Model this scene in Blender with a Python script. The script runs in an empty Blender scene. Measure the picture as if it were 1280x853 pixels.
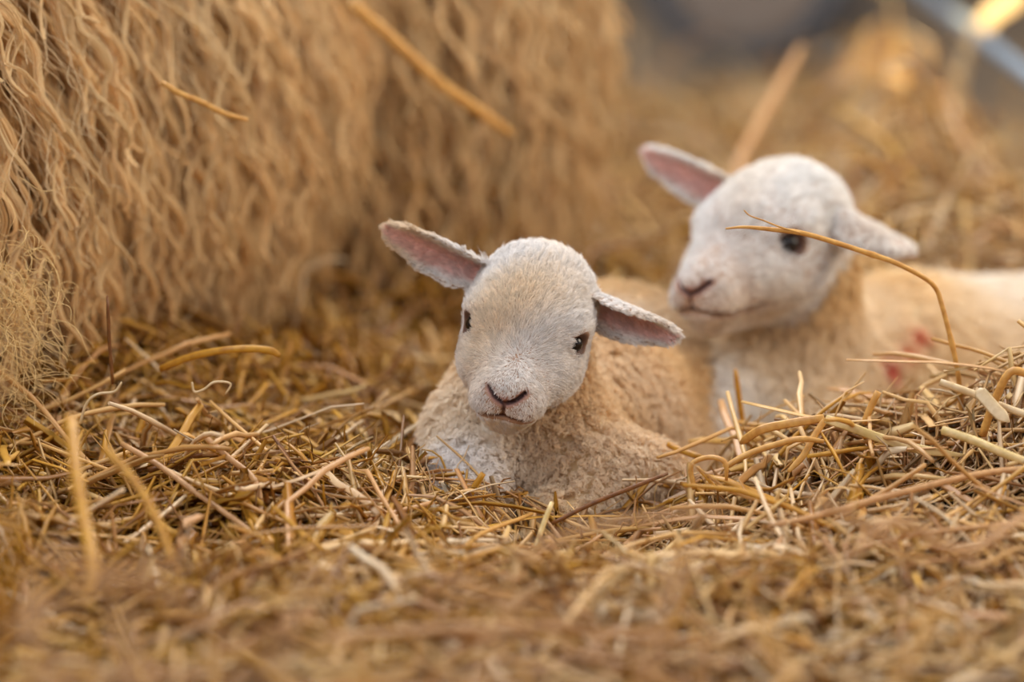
import bpy, math, random
import numpy as np
from mathutils import Vector, Matrix, kdtree

rng = np.random.default_rng(7)
random.seed(7)
C = bpy.context.scene
COL = C.collection

# ------------------------------------------------------------------ camera, world, lights, exposure
CAM_Z, PITCH, FPX = 0.54, math.radians(10.0), 4797.0
cam_d = bpy.data.cameras.new('camera')
cam = bpy.data.objects.new('camera', cam_d)
COL.objects.link(cam)
cam.location = (0, 0, CAM_Z)
cam.rotation_euler = (math.pi / 2 - PITCH, 0, 0)
cam_d.sensor_width = 36
cam_d.lens = FPX * 36 / 1280
cam_d.clip_start = 0.05
cam_d.dof.use_dof = True
cam_d.dof.focus_distance = 2.41
cam_d.dof.aperture_fstop = 2.9
C.camera = cam

world = bpy.data.worlds.new('barn_daylight')
C.world = world
world.use_nodes = True
wn = world.node_tree
wn.nodes['Background'].inputs[0].default_value = (0.88, 0.89, 0.96, 1)
wn.nodes['Background'].inputs[1].default_value = 0.38


def area(name, loc, target, size, power, color):
    l = bpy.data.lights.new(name, 'AREA')
    l.shape = 'RECTANGLE'
    l.size, l.size_y = size
    l.energy = power
    l.color = color
    o = bpy.data.objects.new(name, l)
    COL.objects.link(o)
    o.location = loc
    o.rotation_euler = (Vector(target) - Vector(loc)).to_track_quat('-Z', 'Y').to_euler()
    return o


area('roof_light_light', (-0.2, 3.5, 2.1), (0.15, 2.75, 0.1), (1.5, 1.5), 33, (0.93, 0.96, 1.0))
area('doorway_light', (2.4, 2.6, 1.3), (0.1, 2.7, 0.1), (1.4, 1.2), 26, (1.0, 0.85, 0.65))
area('door_front_light', (-1.3, 0.9, 1.9), (0.05, 2.7, 0.12), (1.4, 1.2), 15, (0.88, 0.93, 1.0))
sp = bpy.data.lights.new('sun_shaft', 'SPOT')
sp.energy = 1500; sp.color = (1.0, 0.80, 0.45); sp.spot_size = math.radians(4); sp.spot_blend = 0.6; sp.shadow_soft_size = 0.03
spo = bpy.data.objects.new('sun_shaft', sp); COL.objects.link(spo)
spo.location = (2.0, 3.0, 2.4)
spo.rotation_euler = (Vector((0.525, 4.0, 0.185)) - Vector(spo.location)).to_track_quat('-Z', 'Y').to_euler()

C.view_settings.view_transform = 'Standard'
C.view_settings.look = 'None'
C.view_settings.exposure = 0.90
C.view_settings.gamma = 1.0
C.view_settings.use_curve_mapping = False
C.cycles.use_denoising = True
C.cycles.max_bounces = 7
C.cycles.diffuse_bounces = 5
C.cycles.glossy_bounces = 2
C.cycles.transmission_bounces = 3
C.cycles.sample_clamp_indirect = 6.0
C.cycles.caustics_reflective = False
C.cycles_curves.shape = 'RIBBONS'

# ------------------------------------------------------------------ helpers
CP, SP = math.cos(PITCH), math.sin(PITCH)
RC = np.array([1., 0, 0]); UC = np.array([0, SP, CP]); BC = np.array([0, -CP, SP])


def P(px, py, d):
    """point of the world at depth y = d seen at that place of the photograph"""
    v = -BC + (px - 640) / FPX * RC + (426.5 - py) / FPX * UC
    return np.array([0, 0, CAM_Z]) + v * (d / v[1])


def srgb(r, g, b):
    f = lambda c: (c / 255 / 12.92) if c / 255 <= 0.04045 else ((c / 255 + 0.055) / 1.055) ** 2.4
    return np.array([f(r), f(g), f(b)])


def smin(a, b, k):
    h = np.clip(0.5 + 0.5 * (b - a) / k, 0, 1)
    return b + (a - b) * h - k * h * (1 - h)


def smax(a, b, k):
    return -smin(-a, -b, k)


def ell(p, c, r):
    q = (p - np.array(c, np.float32)) / np.array(r, np.float32)
    k0 = np.sqrt((q * q).sum(-1)) + 1e-9
    q2 = q / np.array(r, np.float32)
    k1 = np.sqrt((q2 * q2).sum(-1)) + 1e-9
    return k0 * (k0 - 1) / k1


def cap(p, a, b, ra, rb):
    a = np.array(a, np.float32); b = np.array(b, np.float32)
    ab = b - a
    t = np.clip(((p - a) @ ab) / (ab @ ab), 0, 1)
    return np.sqrt((((p - a) - t[:, None] * ab) ** 2).sum(-1)) - (ra + (rb - ra) * t)


def seg2(x, z, a, b):
    ax, az = a; bx, bz = b
    dx, dz = bx - ax, bz - az
    t = np.clip(((x - ax) * dx + (z - az) * dz) / (dx * dx + dz * dz), 0, 1)
    return np.sqrt((x - ax - t * dx) ** 2 + (z - az - t * dz) ** 2)


def sstep(a, b, x):
    t = np.clip((x - a) / (b - a), 0, 1)
    return t * t * (3 - 2 * t)


class Noise:
    """cheap smooth 3-D noise from random plane waves"""
    def __init__(self, freq, n=24, seed=1):
        r = np.random.default_rng(seed)
        d = r.normal(size=(n, 3)); d /= np.linalg.norm(d, axis=1)[:, None]
        self.k = d * freq * r.uniform(0.6, 1.6, (n, 1)) * 2 * math.pi
        self.ph = r.uniform(0, 2 * math.pi, n)
        self.n = n

    def __call__(self, p):
        return np.sin(p @ self.k.T + self.ph).sum(1) / math.sqrt(self.n / 2)


def surface_net(f, lo, hi, h, chunk=400000):
    lo = np.array(lo, float); hi = np.array(hi, float)
    n = (np.ceil((hi - lo) / (4 * h)).astype(int))
    # coarse pass finds the blocks that the surface crosses
    cx = [lo[i] + (np.arange(n[i]) + 0.5) * 4 * h for i in range(3)]
    g = np.stack(np.meshgrid(*cx, indexing='ij'), -1).reshape(-1, 3).astype(np.float32)
    cd = np.concatenate([f(g[i:i + chunk]) for i in range(0, len(g), chunk)]).reshape(n)
    act = np.abs(cd) < 4 * h * 1.9
    big = np.where(cd > 0, 1., -1.).astype(np.float32)
    F = big.repeat(4, 0).repeat(4, 1).repeat(4, 2)
    A = act.repeat(4, 0).repeat(4, 1).repeat(4, 2)
    idx = np.argwhere(A)
    pts = (lo + (idx + 0.5) * h).astype(np.float32)
    vals = np.concatenate([f(pts[i:i + chunk]) for i in range(0, len(pts), chunk)])
    F[idx[:, 0], idx[:, 1], idx[:, 2]] = vals
    S = F < 0
    s = np.zeros(np.array(F.shape) - 1, np.uint8)
    sl = [slice(None, -1), slice(1, None)]
    for a in (0, 1):
        for b in (0, 1):
            for c in (0, 1):
                s += S[sl[a], sl[b], sl[c]]
    cells = np.argwhere((s > 0) & (s < 8))
    vid = -np.ones(s.shape, np.int64)
    vid[cells[:, 0], cells[:, 1], cells[:, 2]] = np.arange(len(cells))
    acc = np.zeros((len(cells), 3)); cnt = np.zeros(len(cells))
    corners = [(a, b, c) for a in (0, 1) for b in (0, 1) for c in (0, 1)]
    for i, u in enumerate(corners):
        for w in corners[i + 1:]:
            if sum(abs(u[k] - w[k]) for k in range(3)) != 1:
                continue
            cu, cw = cells + u, cells + w
            fu = F[cu[:, 0], cu[:, 1], cu[:, 2]].astype(float); fw = F[cw[:, 0], cw[:, 1], cw[:, 2]].astype(float)
            m = (fu < 0) != (fw < 0)
            t = np.where(m, fu / np.where(m, fu - fw, 1), 0)
            acc += np.where(m[:, None], np.array(u) + t[:, None] * (np.array(w) - np.array(u)), 0)
            cnt += m
    V = lo + (cells + acc / cnt[:, None] + 0.5) * h
    Q = []
    for ax in range(3):
        o1, o2 = [(1, 2), (2, 0), (0, 1)][ax]
        a = [slice(None)] * 3; b = [slice(None)] * 3
        a[ax] = slice(None, -1); b[ax] = slice(1, None)
        m = S[tuple(a)] != S[tuple(b)]
        e = np.argwhere(m)
        e = e[(e[:, o1] > 0) & (e[:, o2] > 0) & (e[:, o1] < s.shape[o1]) & (e[:, o2] < s.shape[o2])]
        d1 = np.zeros(3, int); d1[o1] = 1
        d2 = np.zeros(3, int); d2[o2] = 1
        gg = lambda q: vid[q[:, 0], q[:, 1], q[:, 2]]
        q = np.stack([gg(e - d1 - d2), gg(e - d2), gg(e), gg(e - d1)], 1)
        flip = ~S[e[:, 0], e[:, 1], e[:, 2]]
        q[flip] = q[flip][:, ::-1]
        Q.append(q)
    Q = np.concatenate(Q)
    Q = Q[(Q >= 0).all(1)]
    return V, Q


def grad(f, p, e):
    g = np.stack([f((p + d).astype(np.float32)) - f((p - d).astype(np.float32)) for d in np.eye(3) * e], 1)
    return g / (np.linalg.norm(g, axis=1)[:, None] + 1e-12)


def np_mesh(name, V, Q, colors=None, smooth=True):
    me = bpy.data.meshes.new(name)
    k = Q.shape[1]
    me.vertices.add(len(V)); me.vertices.foreach_set('co', V.astype(np.float32).ravel())
    me.loops.add(Q.size); me.loops.foreach_set('vertex_index', Q.astype(np.int32).ravel())
    me.polygons.add(len(Q)); me.polygons.foreach_set('loop_start', np.arange(0, Q.size, k, dtype=np.int32))
    me.polygons.foreach_set('loop_total', np.full(len(Q), k, np.int32))
    me.polygons.foreach_set('use_smooth', np.full(len(Q), smooth))
    if colors is not None:
        a = me.attributes.new('tint', 'FLOAT_COLOR', 'POINT')
        c = np.ones((len(V), 4), np.float32); c[:, :3] = colors
        a.data.foreach_set('color', c.ravel())
    me.update(calc_edges=True)
    return me


def link(name, data, mat=None, parent=None, kind=None):
    o = bpy.data.objects.new(name, data)
    COL.objects.link(o)
    if mat is not None:
        data.materials.append(mat)
    if parent is not None:
        o.parent = parent
    if kind:
        o['kind'] = kind
    return o


def tag(o, label, cat=None, group=None, kind=None):
    o['label'] = label
    if cat: o['category'] = cat
    if group: o['group'] = group
    if kind: o['kind'] = kind
    return o


def thing(name, label, cat, loc=(0, 0, 0), group=None):
    o = bpy.data.objects.new(name, None)
    o.empty_display_size = 0.05
    COL.objects.link(o)
    o.location = loc
    return tag(o, label, cat, group)


def keep_world(o, parent):
    """parent a mesh built in world coordinates to a thing without moving it"""
    o.parent = parent
    o.matrix_parent_inverse = Matrix.Translation(-Vector(parent.location))


def hair(name, pts, rad, color, mat, parent):
    """pts (N,K,3), rad (N,K) or (K,), color (N,3)"""
    N, K = pts.shape[:2]
    hc = bpy.data.hair_curves.new(name)
    hc.add_curves([K] * N)
    hc.points.foreach_set('position', pts.astype(np.float32).ravel())
    if 'radius' not in hc.attributes:
        hc.attributes.new('radius', 'FLOAT', 'POINT')
    r = np.broadcast_to(rad, (N, K)).astype(np.float32)
    hc.attributes['radius'].data.foreach_set('value', r.ravel())
    a = hc.attributes.new('tint', 'FLOAT_COLOR', 'CURVE')
    c = np.ones((N, 4), np.float32); c[:, :3] = color
    a.data.foreach_set('color', c.ravel())
    o = link(name, hc, mat)
    keep_world(o, parent)
    o['kind'] = 'stuff'
    return o


# ------------------------------------------------------------------ materials
def mat(name, base=(0.5, 0.5, 0.5), rough=0.7, attr=None, spec=0.3, bump=None, noise=None, metal=0, coat=0, trans=0, objrand=None, sss=0):
    m = bpy.data.materials.new(name)
    m.use_nodes = True
    nt = m.node_tree
    b = nt.nodes['Principled BSDF']
    b.inputs['Roughness'].default_value = rough
    b.inputs['Metallic'].default_value = metal
    b.inputs['Specular IOR Level'].default_value = spec
    b.inputs['Coat Weight'].default_value = coat
    src = None
    if attr:
        n = nt.nodes.new('ShaderNodeAttribute'); n.attribute_name = attr
        src = n.outputs['Color']
    elif objrand:
        oi = nt.nodes.new('ShaderNodeObjectInfo')
        r = nt.nodes.new('ShaderNodeValToRGB')
        r.color_ramp.interpolation = 'LINEAR'
        while len(r.color_ramp.elements) < len(objrand):
            r.color_ramp.elements.new(0.5)
        for i, c in enumerate(objrand):
            r.color_ramp.elements[i].position = i / (len(objrand) - 1)
            r.color_ramp.elements[i].color = (*c, 1)
        nt.links.new(oi.outputs['Random'], r.inputs[0])
        src = r.outputs[0]
    if noise:
        sc, amt, c2 = noise
        tc = nt.nodes.new('ShaderNodeTexCoord')
        mp = nt.nodes.new('ShaderNodeMapping')
        mp.inputs['Scale'].default_value = sc if hasattr(sc, '__len__') else (sc, sc, sc)
        nt.links.new(tc.outputs['Object'], mp.inputs[0])
        nz = nt.nodes.new('ShaderNodeTexNoise')
        nz.inputs['Scale'].default_value = 1.0
        nz.inputs['Detail'].default_value = 4
        nt.links.new(mp.outputs[0], nz.inputs['Vector'])
        mr = nt.nodes.new('ShaderNodeMapRange')
        mr.inputs[1].default_value = 0.35; mr.inputs[2].default_value = 0.65
        mr.inputs[4].default_value = amt
        nt.links.new(nz.outputs[0], mr.inputs[0])
        mx = nt.nodes.new('ShaderNodeMix'); mx.data_type = 'RGBA'
        nt.links.new(mr.outputs[0], mx.inputs[0])
        if src is not None: nt.links.new(src, mx.inputs[6])
        else: mx.inputs[6].default_value = (*base, 1)
        mx.inputs[7].default_value = (*c2, 1)
        src = mx.outputs[2]
        if bump:
            bp = nt.nodes.new('ShaderNodeBump')
            bp.inputs['Strength'].default_value = bump[0]; bp.inputs['Distance'].default_value = bump[1]
            nt.links.new(nz.outputs[0], bp.inputs['Height'])
            nt.links.new(bp.outputs[0], b.inputs['Normal'])
    if src is not None: nt.links.new(src, b.inputs['Base Color'])
    else: b.inputs['Base Color'].default_value = (*base, 1)
    if sss:
        b.inputs['Subsurface Weight'].default_value = sss
        b.inputs['Subsurface Scale'].default_value = 0.004
        b.inputs['Subsurface Radius'].default_value = (1, 0.45, 0.3)
    if trans:
        tr = nt.nodes.new('ShaderNodeBsdfTranslucent')
        if src is not None: nt.links.new(src, tr.inputs[0])
        else: tr.inputs[0].default_value = (*base, 1)
        ms = nt.nodes.new('ShaderNodeMixShader'); ms.inputs[0].default_value = trans
        nt.links.new(b.outputs[0], ms.inputs[1]); nt.links.new(tr.outputs[0], ms.inputs[2])
        nt.links.new(ms.outputs[0], nt.nodes['Material Output'].inputs[0])
    return m


M_skin = mat('lamb_skin', rough=0.6, attr='tint', spec=0.3)
M_fur = mat('lamb_fur', rough=0.55, attr='tint', spec=0.25, trans=0.25)
M_wool = mat('wool', rough=0.75, attr='tint', spec=0.15, trans=0.2)
M_eye = mat('eyeball', base=(0.012, 0.008, 0.006), rough=0.16, spec=0.35)
M_straw = mat('straw', rough=0.42, attr='tint', spec=0.45, trans=0.12, noise=((30, 30, 30), 0.25, tuple(srgb(170, 108, 46))))
STRAWC = [srgb(*c) for c in ((200, 144, 42), (230, 186, 120), (176, 120, 30), (242, 214, 172), (212, 160, 58), (206, 156, 104), (236, 198, 132), (150, 98, 32))]
M_stalk = mat('straw_single', rough=0.4, spec=0.45, objrand=[tuple(c) for c in STRAWC], trans=0.12, noise=((90, 90, 90), 0.25, tuple(srgb(180, 118, 58))))
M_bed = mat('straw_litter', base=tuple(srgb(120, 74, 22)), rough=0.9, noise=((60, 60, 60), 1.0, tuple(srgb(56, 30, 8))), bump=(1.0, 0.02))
M_floor = mat('concrete', base=tuple(srgb(142, 122, 98)), rough=0.85, noise=((5, 5, 5), 0.6, tuple(srgb(118, 100, 80))), bump=(0.2, 0.01))
M_wall = mat('rendered_wall', base=tuple(srgb(150, 134, 112)), rough=0.9, noise=((3, 3, 3), 0.6, tuple(srgb(120, 106, 90))), bump=(0.2, 0.01))
M_tub = mat('tub_plastic', base=tuple(srgb(132, 120, 110)), rough=0.7, noise=((14, 14, 14), 0.5, tuple(srgb(122, 106, 92))))
M_band = mat('tub_band', base=tuple(srgb(78, 86, 96)), rough=0.5)
M_steel = mat('galvanised_steel', base=tuple(srgb(136, 146, 154)), rough=0.5, metal=0.25, noise=((40, 40, 40), 0.5, tuple(srgb(108, 116, 124))))

# ------------------------------------------------------------------ the bed of straw: its height
NB = Noise(3.2, seed=3); NB2 = Noise(9.0, seed=4)


def G(x, y, cx, cy, sx, sy):
    return np.exp(-((x - cx) / sx) ** 2 - ((y - cy) / sy) ** 2)


def bed_h(x, y):
    q = np.stack([x, y, 0 * x], -1).reshape(-1, 3)
    n = (NB(q) * 0.010 + NB2(q) * 0.005).reshape(np.shape(x))
    h = n + 0.052 * G(x, y, -0.34, 2.62, 0.27, 0.25)
    h += 0.094 * G(x, y, 0.41, 2.41, 0.13, 0.12) + 0.034 * G(x, y, 0.20, 2.42, 0.10, 0.10)
    h += -0.055 * G(x, y, 0.05, 2.64, 0.13, 0.17) - 0.05 * G(x, y, 0.27, 2.80, 0.16, 0.13)
    h += (0.13 * G(x, y, 0.385, 4.1, 0.06, 0.5) + 0.07 * G(x, y, 0.40, 3.3, 0.12, 0.4))
    h += -0.05 * sstep(3.6, 4.6, y) - 0.06 * sstep(0.43, 0.53, x) * sstep(3.0, 3.4, y)
    h += 0.13 * sstep(1.75, 1.15, y)
    h += -0.03 * sstep(4.6, 5.3, y)
    return h


# ------------------------------------------------------------------ lambs
def basis(yaw, pitch, roll):
    """columns: image-left, toward the camera, up, then turned"""
    B = np.stack([-RC, BC, UC], 1)
    a, b, c = map(math.radians, (yaw, pitch, roll))
    Rz = np.array([[math.cos(a), -math.sin(a), 0], [math.sin(a), math.cos(a), 0], [0, 0, 1]])
    Rx = np.array([[1, 0, 0], [0, math.cos(b), math.sin(b)], [0, -math.sin(b), math.cos(b)]])
    Ry = np.array([[math.cos(c), 0, math.sin(c)], [0, 1, 0], [-math.sin(c), 0, math.cos(c)]])
    return B @ Ry @ Rz @ Rx


class Ear:
    def __init__(s, base, tip, face, W=1.35, cup=0.7, bend=0.0, fold=0.0):
        s.b = np.array(base, float); t = np.array(tip, float)
        s.L = np.linalg.norm(t - s.b); s.l = (t - s.b) / s.L
        n = np.array(face, float); n -= (n @ s.l) * s.l; s.n = n / np.linalg.norm(n)
        s.w = np.cross(s.n, s.l); s.W = W; s.cup = cup; s.bend = bend; s.fold = fold

    def co(s, p):
        q = p - s.b
        l = q @ s.l; v = q @ s.w; n = q @ s.n
        t = np.clip(l / s.L, 0, 1)
        W = s.W * (0.72 + 0.28 * sstep(0, 0.3, t)) * (1 - 0.28 * sstep(0.3, 1, t)) * np.sqrt(np.clip(1 - np.clip((t - 0.45) / 0.55, 0, 1) ** 3.2, 0, 1))
        n0 = s.cup * (1.5 - 0.9 * t) * (np.minimum(np.abs(v), s.W) / s.W) ** 2 - 0.3 * s.cup + s.bend * t * t
        n0 = n0 + abs(s.fold) * np.clip(np.sign(s.fold) * v / s.W - 0.1, 0, 1) ** 2 * (1 - 0.5 * t)
        return l, v, n, t, W, n0

    def d(s, p):
        l, v, n, t, W, n0 = s.co(p)
        dv = np.maximum(np.abs(v) - W * 0.94, 0)
        dl = np.maximum(np.maximum(-l, l - s.L), 0)
        dn = np.maximum(np.abs(n - n0) - 0.03, 0)
        return (np.sqrt(dv ** 2 + dl ** 2 + dn ** 2) - 0.19) * 0.8

    def inner(s, p, nrm):
        l, v, n, t, W, n0 = s.co(p)
        m = sstep(0.95, 0.5, np.abs(v) / (W + 1e-3) + 0.5 * np.clip(np.sign(s.fold) * v / s.W, 0, 1) * (s.fold != 0)) * (l > -0.3) * (l < s.L) * (np.abs(n - n0) < 0.6)
        return m * sstep(0.0, 0.4, nrm @ s.n)


EYE = np.array([3.45, 2.75, 0.55])


def head_core(p, hx=1.0):
    """lamb's head in centimetres: +y to the muzzle, +z up; symmetric in x"""
    q = p.copy(); q[:, 0] = np.abs(q[:, 0])
    d = ell(q, (0, -1.6, 1.0), (4.0, 4.6, 3.9))
    d = smin(d, ell(q, (0, 1.2, 0.8), (3.75, 3.5, 3.0)), 1.2)
    d = smin(d, cap(p, (0, 1.0, -0.5), (0, 6.2, -2.0), 3.3, 2.05), 1.6)
    d = smin(d, ell(q, (0.95, 6.4, -2.6), (1.35, 1.8, 1.15)), 1.0)        # lips
    d = smin(d, ell(q, (0, 7.2, -1.6), (1.15, 1.2, 0.9)), 0.8)            # nose
    d = smin(d, cap(p, (0, -1.0, -2.4), (0, 6.0, -3.75), 2.4, 1.15), 1.0)  # jaw
    d = smin(d, ell(q, (1.9, 1.9, -1.7), (2.1, 3.6, 2.1)), 1.2)           # cheeks
    d = smin(d, ell(q, (2.9, 1.5, 1.35), (1.0, 1.5, 0.7)), 1.0)           # brows
    return d


def head_sdf(p, ears):
    d = head_core(p)
    x = np.abs(p[:, 0]); y = p[:, 1]; z = p[:, 2]
    # eye sockets: a shallow almond hollow within a raised rim
    ey = np.sqrt(((y - EYE[1]) / 0.64) ** 2 + ((z - EYE[2] - 0.15 * (y - EYE[1])) / 0.58) ** 2)
    side = sstep(1.8, 2.6, x)
    d = d + side * (0.36 * np.exp(-ey ** 4) - 0.07 * np.exp(-((ey - 1.45) / 0.38) ** 2) + 0.16 * np.exp(-((y - 3.6) / 0.5) ** 2 - ((z + 0.0) / 0.5) ** 2))
    # nostrils, cleft and mouth line
    fr = sstep(4.8, 5.8, y)
    ns = np.minimum(seg2(x, z, (0.20, -1.95), (0.66, -1.72)), seg2(x, z, (0.66, -1.72), (1.10, -1.32)))
    d = d + fr * 0.32 * np.exp(-(ns / 0.15) ** 2)
    ph = seg2(x, z, (0, -1.95), (0, -2.95))
    d = d + fr * 0.12 * np.exp(-(ph / 0.10) ** 2)
    mz = -2.95 - 0.16 * x ** 1.0 + 0.10 * np.clip(x - 1.4, 0, 9) ** 2 + 0.10 * np.clip(7 - y, 0, 9)
    my = sstep(3.6, 5.0, y)
    d = d + my * 0.22 * np.exp(-((z - mz) / 0.13) ** 2)
    for e in ears:
        d = smin(d, e.d(p), 0.35)
    return d * 0.9


def fr_w(x, y, z):
    """a wider zone round nostrils, cleft and mouth where no long hair grows"""
    fr = sstep(4.8, 5.6, y)
    ns = np.minimum(seg2(x, z, (0.20, -1.95), (0.66, -1.72)), seg2(x, z, (0.66, -1.72), (1.10, -1.32)))
    mz = -2.95 - 0.16 * x + 0.10 * np.clip(x - 1.4, 0, 9) ** 2 + 0.10 * np.clip(7 - y, 0, 9)
    return np.maximum.reduce([fr * sstep(0.30, 0.17, ns), fr * sstep(0.2, 0.12, seg2(x, z, (0, -1.95), (0, -2.95))), sstep(4.2, 5.2, y) * sstep(0.32, 0.18, np.abs(z - mz))])


def head_masks(p, ears, nrm):
    x = np.abs(p[:, 0]); y = p[:, 1]; z = p[:, 2]
    ey = np.sqrt(((y - EYE[1]) / 0.64) ** 2 + ((z - EYE[2] - 0.15 * (y - EYE[1])) / 0.64) ** 2)
    eye = (x > 2.0) * sstep(1.60, 1.1, ey)
    wide = fr_w(x, y, z)
    fr = sstep(5.2, 6.0, y)
    ns = np.minimum(seg2(x, z, (0.20, -1.95), (0.66, -1.72)), seg2(x, z, (0.66, -1.72), (1.10, -1.32)))
    nost = fr * sstep(0.22, 0.10, ns)
    pad = fr * np.maximum(sstep(0.75, 0.3, np.sqrt((x / 1.3) ** 2 + ((z + 1.8) / 0.6) ** 2)), sstep(0.4, 0.15, ns))
    cleft = fr * sstep(0.15, 0.07, seg2(x, z, (0, -1.95), (0, -2.95)))
    mz = -2.95 - 0.16 * x + 0.10 * np.clip(x - 1.4, 0, 9) ** 2 + 0.10 * np.clip(7 - y, 0, 9)
    mouth = sstep(3.8, 5.0, y) * sstep(0.15, 0.05, np.abs(z - mz))
    inn = np.zeros(len(p))
    earm = np.zeros(len(p))
    for e in ears:
        inn = np.maximum(inn, e.inner(p, nrm))
        l, v, n, t, W, n0 = e.co(p)
        earm = np.maximum(earm, (l > 0.2) * (l < e.L + 0.3) * (np.abs(v) < e.W + 0.3) * (np.abs(n - n0) < 0.5))
    return dict(eye=eye, nost=nost, pad=pad, cleft=cleft, mouth=mouth, inn=inn, ear=earm, wide=wide)


def make_lamb(name_label, hO, hR, hs, ears, body_f, lo, hi, h, fur_c, wool_c, n_fur, n_wool, marks, seed):
    hRi = hR.T
    r = np.random.default_rng(seed)

    def to_local(p):
        return ((p - hO) @ hR / (hs * 0.01)).astype(np.float32)

    def f(p):
        d = body_f(p)
        pl = to_local(p)
        near = (np.abs(pl) < 13).all(1)
        if near.any():
            dh = head_sdf(pl[near], ears) * (hs * 0.01)
            d[near] = smin(d[near], dh, 0.018)
        return d

    V, Q = surface_net(f, lo, hi, h)
    N = grad(f, V, 0.0006)
    pl = to_local(V)
    nl = N @ hR
    mk = head_masks(pl, ears, nl)
    inhead = (np.abs(pl) < 12.5).all(1) & (pl[:, 1] > -5.5 - 0.4 * 0)
    headw = sstep(0.016, 0.0, head_sdf(pl, ears) * hs * 0.01) * inhead * 1.0
    skin = np.tile(wool_c * 0.85, (len(V), 1))
    pinkish = srgb(214, 168, 148)
    skin = skin * (1 - headw[:, None]) + headw[:, None] * srgb(160, 128, 104)
    for m_, c_, a_ in ((mk['inn'], srgb(216, 160, 146), 0.9), (mk['pad'], srgb(160, 114, 104), 0.85), (mk['nost'], srgb(44, 20, 20), 1.0),
                       (mk['cleft'], srgb(60, 30, 28), 0.95), (mk['mouth'], srgb(70, 38, 30), 0.95), (mk['eye'], srgb(78, 52, 46), 0.9)):
        w = (m_ * a_ * (headw > 0.3))[:, None]
        skin = skin * (1 - w) + w * c_
    root = thing('lamb', name_label, 'lamb', (float(hO[0]), float(hO[1]) + 0.12, -0.05))
    for (c_, rr, colm) in marks:
        w = np.clip(1.4 * np.exp(-(np.linalg.norm(V - c_, axis=1) / rr) ** 2), 0, 0.9)[:, None]
        skin = skin * (1 - w) + colm * w
    me = np_mesh('body', V, Q, skin)
    o = link('body', me, M_skin); keep_world(o, root)
    # eyes
    for s_ in (-1, 1):
        c = np.array([EYE[0] * s_, EYE[1], EYE[2]])
        nn = np.array([0.86 * s_, 0.50, 0.08]); nn /= np.linalg.norm(nn)
        ts = np.linspace(-2.5, 2.5, 201)
        line = (c + ts[:, None] * nn).astype(np.float32)
        i = int(np.argmax(head_core(line) > 0))
        c = line[i] - nn * 0.44
        cw = hO + hR @ c * hs * 0.01
        import bmesh
        bm = bmesh.new()
        bmesh.ops.create_uvsphere(bm, u_segments=28, v_segments=18, radius=0.0058 * hs)
        for fc in bm.faces: fc.smooth = True
        m2 = bpy.data.meshes.new('eye'); bm.to_mesh(m2); bm.free()
        e = link('eye', m2, M_eye); e.parent = root
        e.location = Vector(cw) - root.location
    # short fur of the head, wool of the body
    tri = Q
    a = V[tri[:, 1]] - V[tri[:, 0]]; b = V[tri[:, 3]] - V[tri[:, 0]]
    ar = np.linalg.norm(np.cross(a, b), axis=1)
    hq = headw[tri[:, 0]]
    bald = np.clip(mk['wide'] + mk['nost'] + mk['eye'] * 1.4 + mk['cleft'] + mk['mouth'] * 0.8 + mk['pad'] * 0.75, 0, 1)[tri[:, 0]]
    earq = mk['ear'][tri[:, 0]]

    def sample(wt, n):
        i = r.choice(len(tri), n, p=wt / wt.sum())
        u, v = r.random((2, n, 1))
        p = V[tri[i, 0]] * (1 - u) * (1 - v) + V[tri[i, 1]] * u * (1 - v) + V[tri[i, 2]] * u * v + V[tri[i, 3]] * (1 - u) * v
        return i, p

    innq = mk['inn'][tri[:, 0]]
    hw = ar * sstep(0.35, 0.8, hq) * (1 - bald) * (1 - 0.15 * innq)
    i, p = sample(hw, n_fur)
    n = N[tri[i, 0]]
    l = to_local(p)
    src = np.array([0, 6.0, -0.6])
    dl = l - src
    dl[:, 0] *= 1.3
    chin = sstep(-2.4, -3.2, l[:, 2])[:, None]
    dl = dl / np.linalg.norm(dl, axis=1)[:, None]
    dl = dl * (1 - chin) + chin * np.array([0, 0.2, -1.0])
    for e in ears:
        ll, vv, nn_, t, W, n0 = e.co(l)
        m_ = ((ll > 0.3) & (np.abs(nn_ - n0) < 0.5) & (np.abs(vv) < e.W + .3))[:, None]
        dl = np.where(m_, e.l + 0.5 * np.sign(vv)[:, None] * e.w * 0.6, dl)
    swirl = Noise(40, seed=seed + 5); sw2 = Noise(40, seed=seed + 6)
    D = dl @ hRi
    D += 0.22 * np.stack([swirl(p), sw2(p), swirl(p + 0.3)], 1) + r.normal(0, 0.14, D.shape)
    D -= (D * n).sum(1)[:, None] * n
    D /= np.linalg.norm(D, axis=1)[:, None] + 1e-9
    # length in metres
    top = sstep(-1, 3.5, l[:, 2]) * sstep(4, 0, l[:, 1])
    ln = (0.0050 + 0.0032 * top - 0.0014 * chin[:, 0]) * r.uniform(0.6, 1.2, n_fur)
    ln = ln * np.where(r.random(n_fur) < 0.03, 1.7, 1.0)
    ln = np.where(earq[i] > 0.5, 0.0048 * r.uniform(0.6, 1.3, n_fur), ln)
    nearmouth = sstep(5.0, 6.2, l[:, 1]); ln *= 1 - 0.40 * nearmouth * (1 - chin[:, 0])
    nz_ = np.exp(-(((np.abs(l[:, 0])) / 1.5) ** 2 + ((l[:, 2] + 2.1) / 1.0) ** 2)) * sstep(4.6, 5.6, l[:, 1]) * (1 - 0.6 * chin[:, 0])
    ln *= (1 - 0.55 * nz_) * hs
    K = 4
    s = np.linspace(0, 1, K)[None, :, None]
    lift = (0.34 + 0.3 * r.random(n_fur))[:, None, None]
    pts = p[:, None] + ln[:, None, None] * (D[:, None] * s + n[:, None] * lift * s * (1 - 0.45 * s)) - n[:, None] * 0.0002
    # clump the tips
    nc = n_fur // 26
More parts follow.
